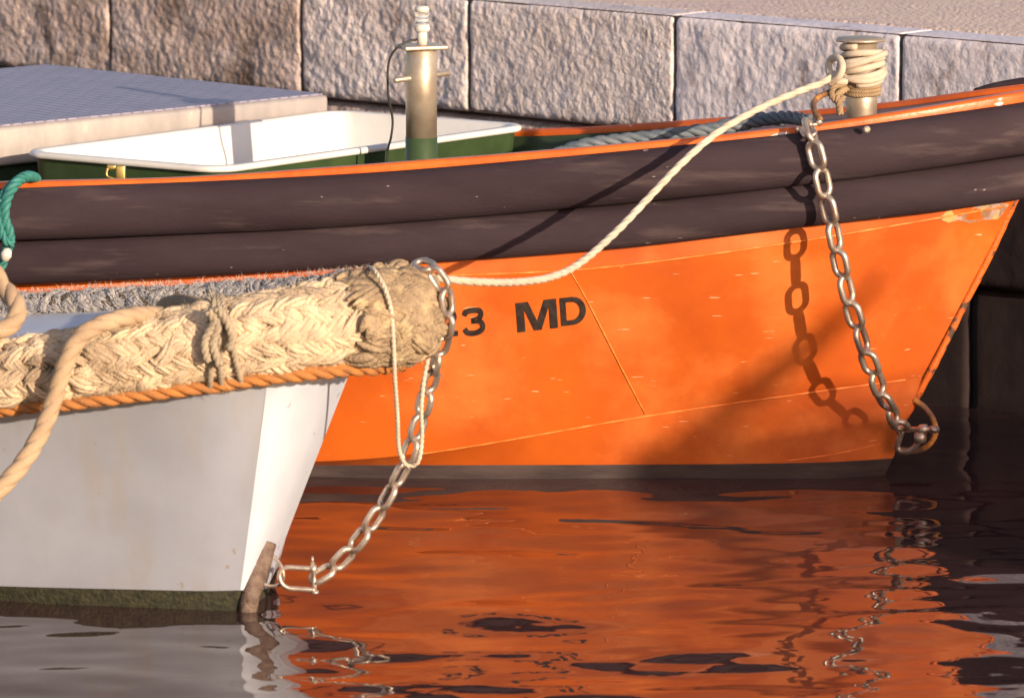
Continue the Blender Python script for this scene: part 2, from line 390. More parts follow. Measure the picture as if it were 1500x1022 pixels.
# ------------------------------------------------------------------ orange boat
ob = empty('fishing_boat', (0.2, 13.9, 0))
tag(ob, 'orange steel workboat with two black rubber rubbing strips and black lettering on its bow', 'boat')
G = [(-600, 292, 13.62), (0, 268, 13.47), (250, 262, 13.44), (500, 246, 13.42), (850, 218, 13.41), (1000, 205, 13.41), (1200, 183, 13.43), (1300, 168, 13.45), (1400, 152, 13.49), (1500, 135, 13.56), (1572, 123, 13.66)]
H1 = [(-600, 470, 13.74), (0, 434, 13.52), (400, 412, 13.455), (650, 402, 13.43), (870, 391, 13.43), (1140, 356, 13.44), (1400, 313, 13.55), (1484, 298, 13.64)]
H2 = [(-600, 676, 13.86), (0, 680, 13.68), (450, 676, 13.61), (620, 663, 13.58), (950, 608, 13.58), (1200, 572, 13.60), (1351, 552, 13.66)]
HB = [(-600, 671, 13.90), (0, 679, 13.71), (450, 681, 13.64), (950, 680, 13.62), (1200, 677, 13.63), (1308, 671, 13.68)]
HW = [(-600, 698, 13.90), (0, 703, 13.72), (450, 703, 13.65), (950, 703, 13.63), (1200, 702, 13.645), (1294, 700, 13.70)]
FG = [(-600, 150, 15.9), (0, 176, 15.35), (400, 184, 14.95), (765, 189, 14.55), (960, 179, 14.35), (1130, 166, 14.15), (1290, 151, 13.95), (1440, 131, 13.77), (1540, 119, 13.69), (1572, 118, 13.67)]
NS = 110
def along(line, n=NS, x1=None):
    x0 = line[0][0]; x1 = x1 or line[-1][0]
    return [linept(line, x0 + (x1 - x0) * i / n) for i in range(n + 1)]
def panel(bm, A, B, nv, bulge=0, mi=0):
    rows = []
    for j in range(nv + 1):
        t = j / nv
        rows.append([a.lerp(b, t) + Vector((0, -bulge * 4 * t * (1 - t), 0)) for a, b in zip(A, B)])
    sheet(bm, rows, mi)
def hull_lines(near):
    if near: return [along(l) for l in (G, H1, H2, HB, HW)]
bm = bmesh.new()
LG, L1, L2, LB, LW = hull_lines(True)
panel(bm, LG, L1, 8); panel(bm, L1, L2, 14, bulge=.006); 
# chine panel: pinches out aft
panel(bm, L2, LB, 6); panel(bm, LB, LW, 3, mi=1)
LK = [p + Vector((0, .12, -.25)) for p in LW]; panel(bm, LW, LK, 3, mi=1)
# far side
FGp = along(FG)
def far_of(L, zoff_src, k):
    out = []
    for i, p in enumerate(L):
        g, f = LG[i], FGp[i]
        mid_y = max(f.y - (p.y - g.y), p.y + .015 + .004 * (len(L) - 1 - i))
        ax = Vector((f.x - (g.x - p.x) * 1.0, mid_y, p.z - (g.z - f.z)))
        out.append(ax)
    out[-1] = L[-1].copy()
    return out
FL1, FL2, FLB, FLW = [far_of(L, 0, 0) for L in (L1, L2, LB, LW)]
panel(bm, FGp, FL1, 4); panel(bm, FL1, FL2, 4); panel(bm, FL2, FLB, 2); panel(bm, FLB, FLW, 2, mi=1); panel(bm, FLW, LK, 2, mi=1)
for L in ((LG, L1, L2, LB, LW), (FGp, FL1, FL2, FLB, FLW)):
    pass
# transom closing plate far aft
bm.faces.new([bm.verts.new(p) for p in (LG[0], L1[0], L2[0], LW[0], LK[0], FLW[0], FL2[0], FL1[0], FGp[0])])
hull = obj('hull', bm, [M['orange'], M['boot']], ob)
hb = bmesh.new(); hb.from_mesh(hull.data); bmesh.ops.translate(hb, verts=hb.verts, vec=ob.location); BV = BVHTree.FromBMesh(hb); hb.free()
# weld seams
def bead(pxpts, r=.0022):
    pts = []
    for (x, y) in pxpts:
        d = ray(x, y).normalized(); hit = BV.ray_cast(Vector((0, 0, CAM_H)), d)
        if hit[0]: pts.append(hit[0] - d * r * .3)
    return pts
for seam, r in (([(835 + 0 * i, 396) for i in range(1)] + [(860, 440), (888, 495), (915, 548), (945, 606)], .0018),
             ([(650 + 20 * i, interp(H1, 650 + 20 * i)[0] + 2) for i in range(0, 42)], .0026),
             ([(606 + 20 * i, interp(H2, 606 + 20 * i)[0] + 1) for i in range(0, 37)], .0022),
             ([(1150, 675), (1220, 665), (1290, 650)], .0015)):
    b_ = bead(seam, r)
    if len(b_) > 1:
        bm = bmesh.new(); tube(bm, catmull(b_, max(12, len(b_) * 3)), lambda t, r=r: r * (.8 + .3 * math.sin(t * 97)), 6)
        obj('weld_seam', bm, M['seam'], hull)
# gunwale rails
def rail(line_pts, side, w=.034, h=.026, name='gunwale', m=None, grow_=0):
    bm = bmesh.new(); n = len(line_pts); rows = []
    prof = []
    r = .007
    for cx, cz, a0 in ((w / 2 - r, h / 2 - r, 0), (-w / 2 + r, h / 2 - r, 90), (-w / 2 + r, -h / 2 + r, 180), (w / 2 - r, -h / 2 + r, 270)):
        for k in range(4): a = R(a0 + 30 * k); prof.append((cx + r * math.cos(a), cz + r * math.sin(a)))
    prof.append(prof[0])
    for i, p in enumerate(line_pts):
        t = (line_pts[min(n - 1, i + 1)] - line_pts[max(0, i - 1)]).normalized(); o = Vector((t.y, -t.x, 0)).normalized()
        if o.y > 0: o = -o
        wv = Vector((0, 0, .0015 * noise.noise(p * 5)))
        g_ = 1 + grow_ * max(0, (i / n - .78) / .22); rows.append([p + wv + o * u * 1.0 + Vector((0, 0, (v + h / 2) * g_ - h * .5 * g_ - h * .4 * g_)) for u, v in prof])
    sheet(bm, rows)
    return obj(name, bm, m or M['orange_trim'], ob, doubles=True)
rail(LG, 1, h=.031, grow_=.35)
rail([p + Vector((0, 0, -.004)) for p in FGp], -1, w=.03)
# rubber fenders wrapped round the bow
FN1 = [(-600, 335, 13.59), (50, 313, 13.435), (500, 294, 13.395), (900, 261, 13.385), (1200, 230, 13.395), (1400, 203, 13.455), (1500, 188, 13.53)]
FN2 = [(-600, 405, 13.61), (50, 384, 13.455), (500, 360, 13.415), (900, 332, 13.40), (1200, 297, 13.415), (1400, 274, 13.485), (1500, 259, 13.57)]
for FN, zoff, rr in ((FN1, -.075, .058), (FN2, -.185, .049)):
    near = along(FN, 90)
    tip = Vector((near[-1].x + .19 - (.05 if zoff < -.1 else 0), 13.70, near[-1].z + .018))
    far = [p + Vector((.03, .05, zoff)) for p in FGp[::-1][12:]]
    nose_ = catmull([near[-6], near[-1], tip + Vector((-.05, -.07, -.006)), tip, tip + Vector((-.02, .07, 0)), far[0], far[6]], 40)
    pts = near[:-6] + nose_ + far[7:]
    bm = bmesh.new(); tube(bm, resample(pts, 260), lambda t, rr=rr: rr * (1 + .02 * noise.noise(Vector((t * 22, rr * 90, 0)))), 28, flat=.74)
    obj('rubber_fender', bm, M['rubber'], ob)
# small bolt heads / scuffs on fender
for (x, y, s) in ((1270, 190, .008),):
    d = ray(x, y).normalized()
    yy = interp(FN1 if y < 250 else FN2, x)[1] - .055
    p = P(x, y, yy); bm = bmesh.new(); lathe(bm, [(s, 0), (s, .004), (s * .6, .007), (0, .007)], p + Vector((0, .006, 0)), 8, Vector((0, -1, 0)))
    obj('bolt_head', bm, M['steel'], ob, smooth=False)
# stem bar
bm = bmesh.new()
stem = [P(1500, 265, 13.655), P(1483, 300, 13.665), P(1450, 372, 13.668), P(1412, 446, 13.67), P(1375, 520, 13.675), P(1342, 582, 13.68), P(1318, 622, 13.69), P(1300, 655, 13.70), P(1288, 700, 13.715), P(1270, 760, 13.75)]
tube(bm, catmull(stem, 60), lambda t: .0095 + .002 * noise.noise(Vector((t * 40, 0, 0))), 10); obj('stem_bar', bm, M['stem_paint'], ob)
bm = bmesh.new(); out = []
for (x, y) in ((1372, 320), (1386, 310), (1410, 305), (1436, 298), (1460, 296), (1478, 299), (1482, 305), (1470, 312), (1462, 321), (1440, 322), (1420, 327), (1404, 322), (1390, 326)):
    h_ = BV.ray_cast(Vector((0, 0, CAM_H)), ray(x, y).normalized())
    if h_[0]: out.append(bm.verts.new(h_[0] + Vector((0, -.0015, 0))))
if len(out) > 3: bm.faces.new(out)
obj('worn_patch', bm, M['patch'], ob, smooth=False)
# liner, floor and foredeck
bm = bmesh.new()
inN = [p + Vector((0, .03, -.012)) for p in LG]; inF = [p + Vector((0, -.03, -.014)) for p in FGp]
loN = [p + Vector((0, .22, -.30)) for p in LG]; loF = [p + Vector((0, -.20, -.27)) for p in FGp]
panel(bm, inN[:84], loN[:84], 3); panel(bm, loN[:84], loF[:84], 3); panel(bm, loF[:84], inF[:84], 3)
obj('inner_lining', bm, M['dark_green'], ob)
bm = bmesh.new(); k0 = 83
panel(bm, [p + Vector((0, .004, -.012)) for p in LG[k0:]], [p + Vector((0, -.004, -.012)) for p in FGp[k0:]], 4)
bm.faces.new([bm.verts.new(p) for p in (inN[k0], loN[k0], loF[k0], inF[k0])])
obj('foredeck', bm, M['deck_brown'], ob)
# bow rubber cap on the far side
bm = bmesh.new()
tube(bm, catmull([P(1428, 135, 13.80), P(1455, 129, 13.78), P(1500, 124, 13.76), P(1560, 120, 13.72), P(1585, 121, 13.68)], 24), lambda t: .008 + .008 * min(1, t * 2.5), 12)
obj('bow_cap', bm, M['rubber'], ob)
# lettering
def ribbon(pts, w):
    pts = catmull([Vector((x, y, 0)) for x, y in pts], 40); n = len(pts); L_, R_ = [], []
    for i, p in enumerate(pts):
        t = (pts[min(n - 1, i + 1)] - pts[max(0, i - 1)]).normalized(); o = Vector((-t.y, t.x, 0)) * w / 2; L_.append(p + o); R_.append(p - o)
    return [[a, b, c, d] for a, b, c, d in zip(L_, L_[1:], R_[1:], R_)]
def glyph(ch):
    V3 = lambda l: [Vector((x, y, 0)) for x, y in l]
    if ch == 'M':
        return [V3(l) for l in (((0, 0), (.19, 0), (.19, 1), (0, 1)), ((.19, 1), (.19, .78), (.30, 1)), ((.19, .78), (.41, 0), (.50, 0), (.50, .30), (.30, 1)),
                                ((.81, .78), (.59, 0), (.50, 0), (.50, .30), (.70, 1))[::-1], ((.81, 1), (.81, .78), (.70, 1))[::-1], ((1, 0), (.81, 0), (.81, 1), (1, 1))[::-1])]
    if ch == 'D':
        fs = [V3(((0, 0), (.22, 0), (.22, 1), (0, 1)))]; o, i_ = [], []
        for k in range(25):
            a = R(-90 + 180 * k / 24); o.append((.46 + .54 * math.cos(a), .5 + .5 * math.sin(a))); i_.append((.44 + .33 * math.cos(a), .5 + .32 * math.sin(a)))
        o = [(.22, 0)] + o + [(.22, 1)]; i_ = [(.22, .18)] + i_ + [(.22, .82)]
        return fs + [V3((o[k], o[k + 1], i_[k + 1], i_[k])) for k in range(len(o) - 1)]
    if ch == '3':
        return ribbon(((.12, .74), (.2, .86), (.46, .90), (.78, .86), (.84, .72), (.72, .58), (.42, .535)), .2) + ribbon(((.42, .53), (.76, .49), (.89, .30), (.76, .14), (.46, .09), (.2, .14), (.10, .28)), .2)
    if ch == '2':
        return ribbon(((.12, .70), (.2, .86), (.5, .91), (.82, .82), (.84, .62), (.6, .42), (.3, .24), (.16, .13)), .2) + [V3(((.03, 0), (.97, 0), (.97, .19), (.03, .19)))]
def letter(ch, x0, x1, ytop, ybot, rot, off=0):
    bm = bmesh.new()
    A = P((x0 + x1) / 2, (ytop + ybot) / 2, 13.5); w = (x1 - x0) / 9000 * 13.6; h = (ybot - ytop) / 9000 * 13.6 / math.cos(R(9))
    for poly in glyph(ch):
        vs = []
        for c in poly:
            u = (c.x - .5) * w; v = (c.y - .5) * h; x = A.x + u + v * math.tan(R(-4)); z = A.z + v + u * math.tan(rot)
            hit = BV.ray_cast(Vector((x, 12.8, z)), Vector((0, 1, 0))); vs.append(bm.verts.new((x, (hit[0].y if hit[0] else 13.5) - .0022, z)))
        bm.faces.new(vs)
    o = obj('letter', bm, M['black_letter'], hull, smooth=False, doubles=True); return o
letter('2', 641, 671, 449, 491, R(7)); letter('3', 677, 711, 446, 489, R(7))
letter('M', 757, 816, 436, 481, R(7)); letter('D', 821, 858, 430, 473, R(7))

# mooring post with lamp
PY = 13.88
def zof(py, Y): return P(750, py, Y).z
pc = P(617, 72, PY); px_, pyy = pc.x, pc.y
bm = bmesh.new(); r = .0355; zt = pc.z; zg = zof(201, PY)
lathe(bm, [(r, zg - zt), (r, -.004), (r - .004, 0)], pc, 40)
post = obj('mooring_post', bm, M['steel'], ob)
bm = bmesh.new(); lathe(bm, [(r + .001, .30 - zt), (r + .001, zg - zt), (r, zg - zt + .0005)], pc, 40); obj('painted_base', bm, M['green'], post)
bm = bmesh.new(); a = R(20)
prism(bm, [(px_ + .052 * s * math.cos(a) * 1.0 - .04 * t * math.sin(a), pyy + .052 * s * math.sin(a) + .04 * t * math.cos(a)) for s, t in ((-1, -1), (1, -1), (1, 1), (-1, 1))], zt, zt + .010, .003)
obj('cap_plate', bm, M['steel'], post)
bm = bmesh.new(); A = P(577, 118, PY - .05); B = P(658, 107, PY + .05)
lathe(bm, [(.0045, 0), (.0065, .003), (.0065, (B - A).length - .003), (.0045, (B - A).length)], A, 16, B - A)
obj('cross_pin', bm, M['steel'], post)
lc = Vector((px_ + .002, pyy, zt + .010)); hpx = lambda a_, b_: (b_ - a_) / 9000 * 13.8 / cp
bm = bmesh.new(); lathe(bm, [(.0115, 0), (.0115, .026), (.010, .028), (.016, .030), (.018, .034), (.018, .040), (.0165, .042), (.0165, .046)], lc, 24)
lamp = obj('navigation_light', bm, M['lamp_white'], post); bm = bmesh.new(); lathe(bm, [(.013, .074), (.0165, .075), (.0165, .083), (.013, .087), (.004, .088)], lc, 24)
obj('lamp_cap', bm, M['lamp_white'], post)
bm = bmesh.new(); lathe(bm, [(.0155, .046), (.0155, .050), (.0145, .051), (.0145, .053), (.0155, .054), (.0155, .059), (.0145, .06), (.0145, .062), (.0155, .063), (.0155, .074)], lc, 24)
obj('lamp_glass', bm, M['glass'], post)
bm = bmesh.new(); tube(bm, catmull([P(611, 58, PY), P(598, 61, PY - .01), P(582, 70, PY - .02), P(572, 84, PY - .02), P(568, 105, PY - .02), P(569, 140, PY - .02), P(575, 175, PY - .01), P(573, 200, PY - .01), P(568, 222, PY), P(568, 260, PY)], 70), .0028, 8)
obj('lamp_cable', bm, M['black'], post)

# bow bollard
BC = P(1262, 168, 13.66); zt = zof(61, 13.66)
bm = bmesh.new(); r = .0345; lathe(bm, [(r, -.12), (r, zt - BC.z)], BC, 40); bol = obj('bow_bollard', bm, M['steel'], ob)
bm = bmesh.new(); lathe(bm, [(.045, zt - BC.z), (.054, zt - BC.z + .001), (.055, zt - BC.z + .004), (.052, zt - BC.z + .008), (.03, zt - BC.z + .011), (0, zt - BC.z + .012)], BC + Vector((-.004, 0, 0)), 40)
obj('cap_plate', bm, M['steel'], bol)

# engine hatch
A = PZ(12, 191, .75); B = PZ(487, 144, .75); hd = (B - A); hd.z = 0; Lh = hd.length; hd.normalize(); hw = Vector((-hd.y, hd.x, 0)); A = A + hw * .085 - hd * .01; B = B + hw * .085 + hd * .07
C1 = PZ(0, 112, .75)
bm = bmesh.new(); Wd = 1.05
prism(bm, [(A + hd * 0).xy, B.xy, (B + hw * Wd).xy, (A + hw * Wd).xy], .655, .747, .012); hat = obj('engine_hatch', bm, M['alu'], ob)
bm = bmesh.new(); e = .012
prism(bm, [(A + hd * e + hw * e).xy, (B - hd * e + hw * e).xy, (B - hd * e + hw * (Wd - e)).xy, (A + hd * e + hw * (Wd - e)).xy], .747, .7505); obj('checker_plate', bm, M['checker'], hat, smooth=False)
bm = bmesh.new(); prism(bm, [(A + hd * .03 + hw * .03).xy, (B - hd * .03 + hw * .03).xy, (B - hd * .03 + hw * (Wd - .03)).xy, (A + hd * .03 + hw * (Wd - .03)).xy], .32, .657); obj('coaming', bm, M['dark_green'], hat, smooth=False)
# brass clip
bm = bmesh.new(); q = P(176, 250, 13.62)
prism(bm, [(q.x - .010, q.y), (q.x + .012, q.y), (q.x + .012, q.y + .02), (q.x - .010, q.y + .02)], q.z - .035, q.z + .012, .004)
prism(bm, [(q.x - .030, q.y + .004), (q.x - .009, q.y + .004), (q.x - .009, q.y + .016), (q.x - .030, q.y + .016)], q.z + .001, q.z + .012, .003)
tube(bm, catmull([q + Vector((-.028, .006, .005)), q + Vector((-.03, .004, -.012)), q + Vector((-.012, .002, -.02))], 12), .003, 8)
obj('brass_clip', bm, M['brass'], ob)

# fish tub
TZ = .71
tn, tl, tr = PZ(322, 246, TZ), PZ(24, 221, TZ), PZ(767, 184, TZ)
e1 = (tr - tn); e1.z = 0; e2 = (tl - tn); e2.z = 0
l1, l2 = e1.length * 1.035, e2.length; e1.normalize(); e2.normalize()
tf = tn + e1 * l1 + e2 * l2
tub = empty('fish_tub', ((tn + tf) / 2).xy.to_3d() + Vector((0, 0, .42)))
tag(tub, 'rectangular white lined tub with green outer sides standing inside the orange boat', 'tub')
def rrect(ins, z, rad, n=8):
    out = []
    cs = ((0, 0, 180), (1, 0, 270), (1, 1, 0), (0, 1, 90))
    for (u, v, a0) in cs:
        cx = ins + rad if u == 0 else l1 - ins - rad; cy = ins + rad if v == 0 else l2 - ins - rad
        for k in range(n + 1):
            a = R(a0 + 90 * k / n); out.append(tn + e1 * (cx + rad * math.cos(a)) + e2 * (cy + rad * math.sin(a)) + Vector((0, 0, z - TZ)))
    return out
def ringsheet(bm, rings):
    V = [[bm.verts.new(p) for p in r] for r in rings]; n = len(V[0])
    for Aa, Bb in zip(V, V[1:]):
        for k in range(n): bm.faces.new((Aa[k], Aa[(k + 1) % n], Bb[(k + 1) % n], Bb[k]))
    return V
bm = bmesh.new(); ringsheet(bm, [rrect(.014, TZ - .012, .06), rrect(.02, TZ - .10, .06), rrect(.04, .43, .06), rrect(.045, .42, .06)]); obj('outer_side', bm, M['green'], tub)
bm = bmesh.new(); V = ringsheet(bm, [rrect(.012, TZ - .014, .06), rrect(.002, TZ - .014, .07), rrect(0, TZ - .010, .07), rrect(0, TZ - .004, .07), rrect(.004, TZ, .07), rrect(.022, TZ, .055), rrect(.027, TZ - .005, .05), rrect(.034, TZ - .06, .05), rrect(.055, .47, .05), rrect(.075, .455, .05)])
bm.faces.new(V[-1]); obj('inner_shell', bm, M['white_plastic'], tub)

# ------------------------------------------------------------------ white boat
wb = empty('rowing_boat', (-.9, 12.5, 0)); tag(wb, 'small white wooden boat with a plaited rope fender along its gunwale', 'boat')
T = [(-700, 625, 12.42), (0, 545, 12.05), (200, 520, 11.97), (330, 503, 11.94), (400, 492, 11.95)]
Mi = [(-700, 700, 12.47), (0, 690, 12.09), (200, 690, 12.015), (300, 690, 11.985), (375, 690, 11.985)]
B_ = [(-700, 835, 12.53), (0, 858, 12.14), (200, 863, 12.06), (300, 865, 12.035), (352, 864, 12.03)]
Wl = [(-700, 868, 12.56), (0, 888, 12.16), (200, 895, 12.075), (300, 898, 12.05), (350, 898, 12.045)]
stem_t = {'T': P(535, 488, 12.17), 'M': P(452, 700, 12.18), 'B': P(390, 862, 12.17), 'W': P(384, 893, 12.17)}
bm = bmesh.new()
LT, LM, LB2, LW2 = [along(l, 70) for l in (T, Mi, B_, Wl)]
LK2 = [p + Vector((0, .1, -.25)) for p in LW2]
panel(bm, LT, LM, 6); panel(bm, LM, LB2, 8, .004); panel(bm, LB2, LW2, 3, mi=1); panel(bm, LW2, LK2, 2, mi=1)
# far side by mirroring about the centreline
cdir = Vector((-math.cos(R(13)), math.sin(R(13)), 0))
def mirr(p, o=None):
    v = Vector((p.x - o.x, p.y - o.y, 0)); al = cdir * v.dot(cdir); return Vector((o.x, o.y, p.z)) + al - (v - al)
FT, FM, FB2, FW2 = [[mirr(p, stem_t[k]) for p in L] for L, k in ((LT, 'T'), (LM, 'M'), (LB2, 'B'), (LW2, 'W'))]
panel(bm, FT, FM, 2); panel(bm, FM, FB2, 2); panel(bm, FB2, FW2, 2, mi=1)
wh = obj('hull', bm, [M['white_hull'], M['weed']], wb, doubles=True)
bm = bmesh.new()
S = [stem_t[k] for k in 'TMBW']; I = [LT[-1], LM[-1], LB2[-1], LW2[-1]]; I2 = [FT[-1], FM[-1], FB2[-1], FW2[-1]]
for src, s2 in ((I, S), (S, I2)):
    a_, b_ = catmull(src[:3], 16), catmull(s2[:3], 16); rows = []
    for j in range(15):
        t = j / 14; row = []
        for q, (a1, b1) in enumerate(zip(a_, b_)):
            base, end = (a1, b1) if src is I else (b1, a1); tt = t if src is I else 1 - t
            side = Vector((1, -.03, 0)) if src is I else (mirr(Vector((1, -.03, 0)), Vector((0, 0, 0))))
            ctl = base + (side.normalized() * abs(end.x - base.x) * .55 if src is I else (end - base) * .5)
            row.append(base * (1 - tt) ** 2 + ctl * 2 * tt * (1 - tt) + end * tt ** 2)
        rows.append(row)
    sheet(bm, rows)
    panel(bm, [src[2], src[3], src[3] - Vector((0, 0, .2))], [s2[2], s2[3], s2[3] - Vector((0, 0, .2))], 2, 0, 1)
obj('stem_post', bm, [M['white_stem'], M['weed']], wb)
bm = bmesh.new()
DECK = wb
# iron strap on the stem and its eye
bm = bmesh.new()
st = catmull([P(388, 794, 12.075), P(381, 825, 12.06), P(373, 850, 12.05), P(366, 875, 12.04), P(364, 900, 12.04), P(367, 925, 12.05), P(370, 950, 12.07)], 60)
tube(bm, st, lambda t: .0235 - .005 * min(1, t * 1.6) + .002 * noise.noise(Vector((t * 25, 3, 0))), 14); obj('iron_strap', bm, M['rust'], wb)
bm = bmesh.new(); tube(bm, catmull([P(392, 812, 12.12), P(404, 818, 12.11), P(413, 832, 12.10), P(415, 846, 12.10), P(408, 856, 12.11), P(396, 858, 12.12), P(380, 852, 12.13)], 30), .0042, 8); obj('eye_ring', bm, M['chain'], wb)

# ------------------------------------------------------------------ plaited fenders
def lump(bm, p, d, n, L, w, h, bend=.25, seg=7, rings=7):
    """a spindle of strand lying along d, raised along n"""
    s = d.cross(n).normalized(); R0 = None; prev = None
    for i in range(rings + 1):
        t = i / rings; u = (t - .5) * L; k = math.sin(math.pi * (t * .92 + .04)) ** .55
        c = p + d * u - n * (abs(2 * t - 1) ** 2 * h * .9) + s * bend * w * math.sin(math.pi * t)
        ring = [bm.verts.new(c + (s * math.cos(2 * math.pi * q / seg) * w + n * math.sin(2 * math.pi * q / seg) * h) * k) for q in range(seg)]
        if prev:
            for q in range(seg): bm.faces.new((prev[q], prev[(q + 1) % seg], ring[(q + 1) % seg], ring[q]))
        prev = ring
def plait(bm, pts, rad, rowsn, sp, L, w, h, tilt=32, jit=.2, t0=0, t1=1, flat=1.0, phase=0):
    n = int(plen(pts) / sp); q = resample(pts, n); F = frames(q)
    for r_ in range(rowsn):
        for i in range(n + 1):
            t = i / n
            if not t0 <= t <= t1: continue
            T_, N_, B_2 = F[i]; ang = 2 * math.pi * (r_ + phase) / rowsn + .10 * math.sin(t * 14)
            rr = rad(t) if callable(rad) else rad
            nr = N_ * math.cos(ang) + B_2 * math.sin(ang); tg = T_.cross(nr)
            a = R(tilt * (1 if r_ % 2 else -1) + random.gauss(0, 10)); d = T_ * math.cos(a) + tg * math.sin(a)
            j = lambda: 1 + random.gauss(0, jit * .5)
            k = rr / .085 * (1 + .35 * max(0, 1 - t / .6))
            off = sp * .5 * (r_ % 2)
            c_ = q[i] + nr * (rr - h * .4 + random.gauss(0, .0022)) + T_ * (off + random.gauss(0, sp * .14)); sd = d.cross(nr).normalized(); bd = random.gauss(0, .6)
            LL, ww, hh = L * j() * k, w * j() * k, h * j() * k
            for y_ in (-1, 0, 1):
                a2 = R(random.gauss(0, 4) * 1 + 5); d2 = d * math.cos(a2) + sd * math.sin(a2)
                lump(bm, c_ + sd * y_ * ww * .58 - nr * abs(y_) * hh * .22, d2, nr, LL * (1 - .1 * abs(y_)) * random.uniform(.9, 1.1), ww * .5, hh * .72, bend=bd, seg=6, rings=6)
def fuzz(bm, pts, rad, n, Lmin, Lmax, w=.0005, t0=0, t1=1, out=.8):
    q = resample(pts, 200); F = frames(q)
    for _ in range(n):
        t = t0 + (t1 - t0) * random.random(); i = min(199, int(t * 200)); T_, N_, B_2 = F[i]; ang = random.random() * 6.283
        nr = N_ * math.cos(ang) + B_2 * math.sin(ang); rr = rad(t) if callable(rad) else rad
        p = q[i].lerp(q[i + 1], t * 200 - i) + nr * (rr - .003)
        d = (nr * random.uniform(.25, 1.1) * out + T_ * random.gauss(0, .6) + T_.cross(nr) * random.gauss(0, .6)).normalized()
        L = random.uniform(Lmin, Lmax); c = Vector((random.gauss(0, 1), random.gauss(0, 1), random.gauss(0, 1) - .5)) * L * .3
        s = d.orthogonal().normalized() * w; m1 = p + d * L * .5 + c * .3; m2 = p + d * L + c
        a, b, c2, d2, e_ = [bm.verts.new(x) for x in (p - s, p + s, m1 + s * .8, m1 - s * .8, m2)]
        bm.faces.new((a, b, c2, d2)); bm.faces.new((d2, c2, e_))
npath = catmull([P(-700, 618, 12.05), P(-350, 588, 11.95), P(-60, 556, 11.89), P(120, 534, 11.87), P(300, 505, 11.87), P(430, 484, 11.89), P(530, 466, 11.94), P(590, 455, 11.99)], 240)
def nrad(t):   # radius along the near fender
    return .058 + .028 * min(1, max(0, (t - .35) / .5)) - .012 * max(0, (t - .93) / .07)
fd = empty('rope_fender', npath[120]); tag(fd, 'thick cream plaited rope fender with frayed nose along the near side of the white boat', 'rope fender')
bm = bmesh.new(); tube(bm, npath, lambda t: nrad(t) - .012, 24); obj('core', bm, M['braid_core'], fd)
bm = bmesh.new(); plait(bm, npath, nrad, 16, .0255, .070, .0142, .0125, tilt=34, jit=.35, t0=.3, t1=.965); obj('plait', bm, M['braid'], fd)
bm = bmesh.new(); fuzz(bm, npath, lambda t: nrad(t) + .002, 9000, .004, .012, .0004, .66, .99); fuzz(bm, npath, lambda t: nrad(t) + .001, 8000, .004, .012, .0004, .3, .75); obj('loose_fibres', bm, M['hair'], fd)
# frayed nose wrap: lumpy sleeve closing over the bow
def lumpy(bm, pts, rad, seg=64, amp=.005, fr=38, n=120, seed=0, flat=None):
    pts = resample(pts, n); F = frames(pts); V = []
    for i, (p, (t, a, b)) in enumerate(zip(pts, F)):
        row = []
        for k in range(seg):
            an = 2 * math.pi * k / seg; nr = a * math.cos(an) + b * math.sin(an); q = p + nr * .08 + Vector((seed, 0, 0))
            d = amp * (noise.noise(q * fr) + .6 * noise.noise(q * fr * 2.3) + .35 * noise.noise(q * fr * 5))
            row.append(bm.verts.new(p + nr * (rad(i / n) + d)))
        V.append(row)
    for A_, B_1 in zip(V, V[1:]):
        for k in range(seg): bm.faces.new((A_[k], A_[(k + 1) % seg], B_1[(k + 1) % seg], B_1[k]))
    bm.faces.new(V[0]); bm.faces.new(V[-1])
nose_path = catmull([P(515, 470, 11.92), P(550, 466, 11.95), P(580, 461, 11.98), P(605, 457, 12.01), P(622, 455, 12.03)], 60)
def noserad(t): return .092 + .006 * math.sin(t * 3) - .028 * max(0, (t - .62) / .38) ** 2.0 - .02 * max(0, (t - .9) / .1) ** 2
bm = bmesh.new(); lumpy(bm, nose_path, lambda t: noserad(t) * (1 if t < .97 else .9), amp=.008); obj('nose_wrap', bm, M['fray'], fd)
bm = bmesh.new(); fuzz(bm, nose_path, lambda t: noserad(t) + .002, 6000, .004, .014, .0004, 0, .96, .5); obj('loose_fibres', bm, M['hair'], fd)
bm = bmesh.new(); plait(bm, nose_path, lambda t: noserad(t) + .002, 15, .021, .045, .012, .010, tilt=30, jit=.7, t0=0, t1=.94); obj('frayed_plait', bm, M['fray'], fd)
bm = bmesh.new()
for (xx, rr) in ((545, .088), (318, .086)):
    pass
# grey-brown tie knotted round the plait
i0 = min(range(240), key=lambda i: abs(npath[i].x - P(322, 500, 11.87).x)); F = frames(npath)
def ringpath(i, rad_, lean=.0, n=40):
    T_, N_, B2 = F[i]; return [npath[i] + (N_ * math.cos(2 * math.pi * k / n) + B2 * math.sin(2 * math.pi * k / n)) * rad_ + T_ * lean * math.cos(2 * math.pi * k / n) for k in range(n + 1)]
for dx, ln in ((0, .012), (3, -.006), (-2, .02)):
    rope(bm, ringpath(i0 + dx, .089, ln), .0065, 3, .035)
for a_ in ([(305, 455), (318, 478), (312, 505), (322, 535)], [(318, 450), (332, 470), (340, 495), (334, 512)], [(316, 470), (300, 500), (304, 530)]):
    rope(bm, catmull([P(x, y, 11.765) for x, y in a_], 24), .009, 3, .04)
obj('knotted_tie', bm, M['tie'], fd)
bm = bmesh.new(); fuzz(bm, ringpath(i0, .089), .008, 500, .006, .022, .0005); obj('tie_fibres', bm, M['hair'], fd)
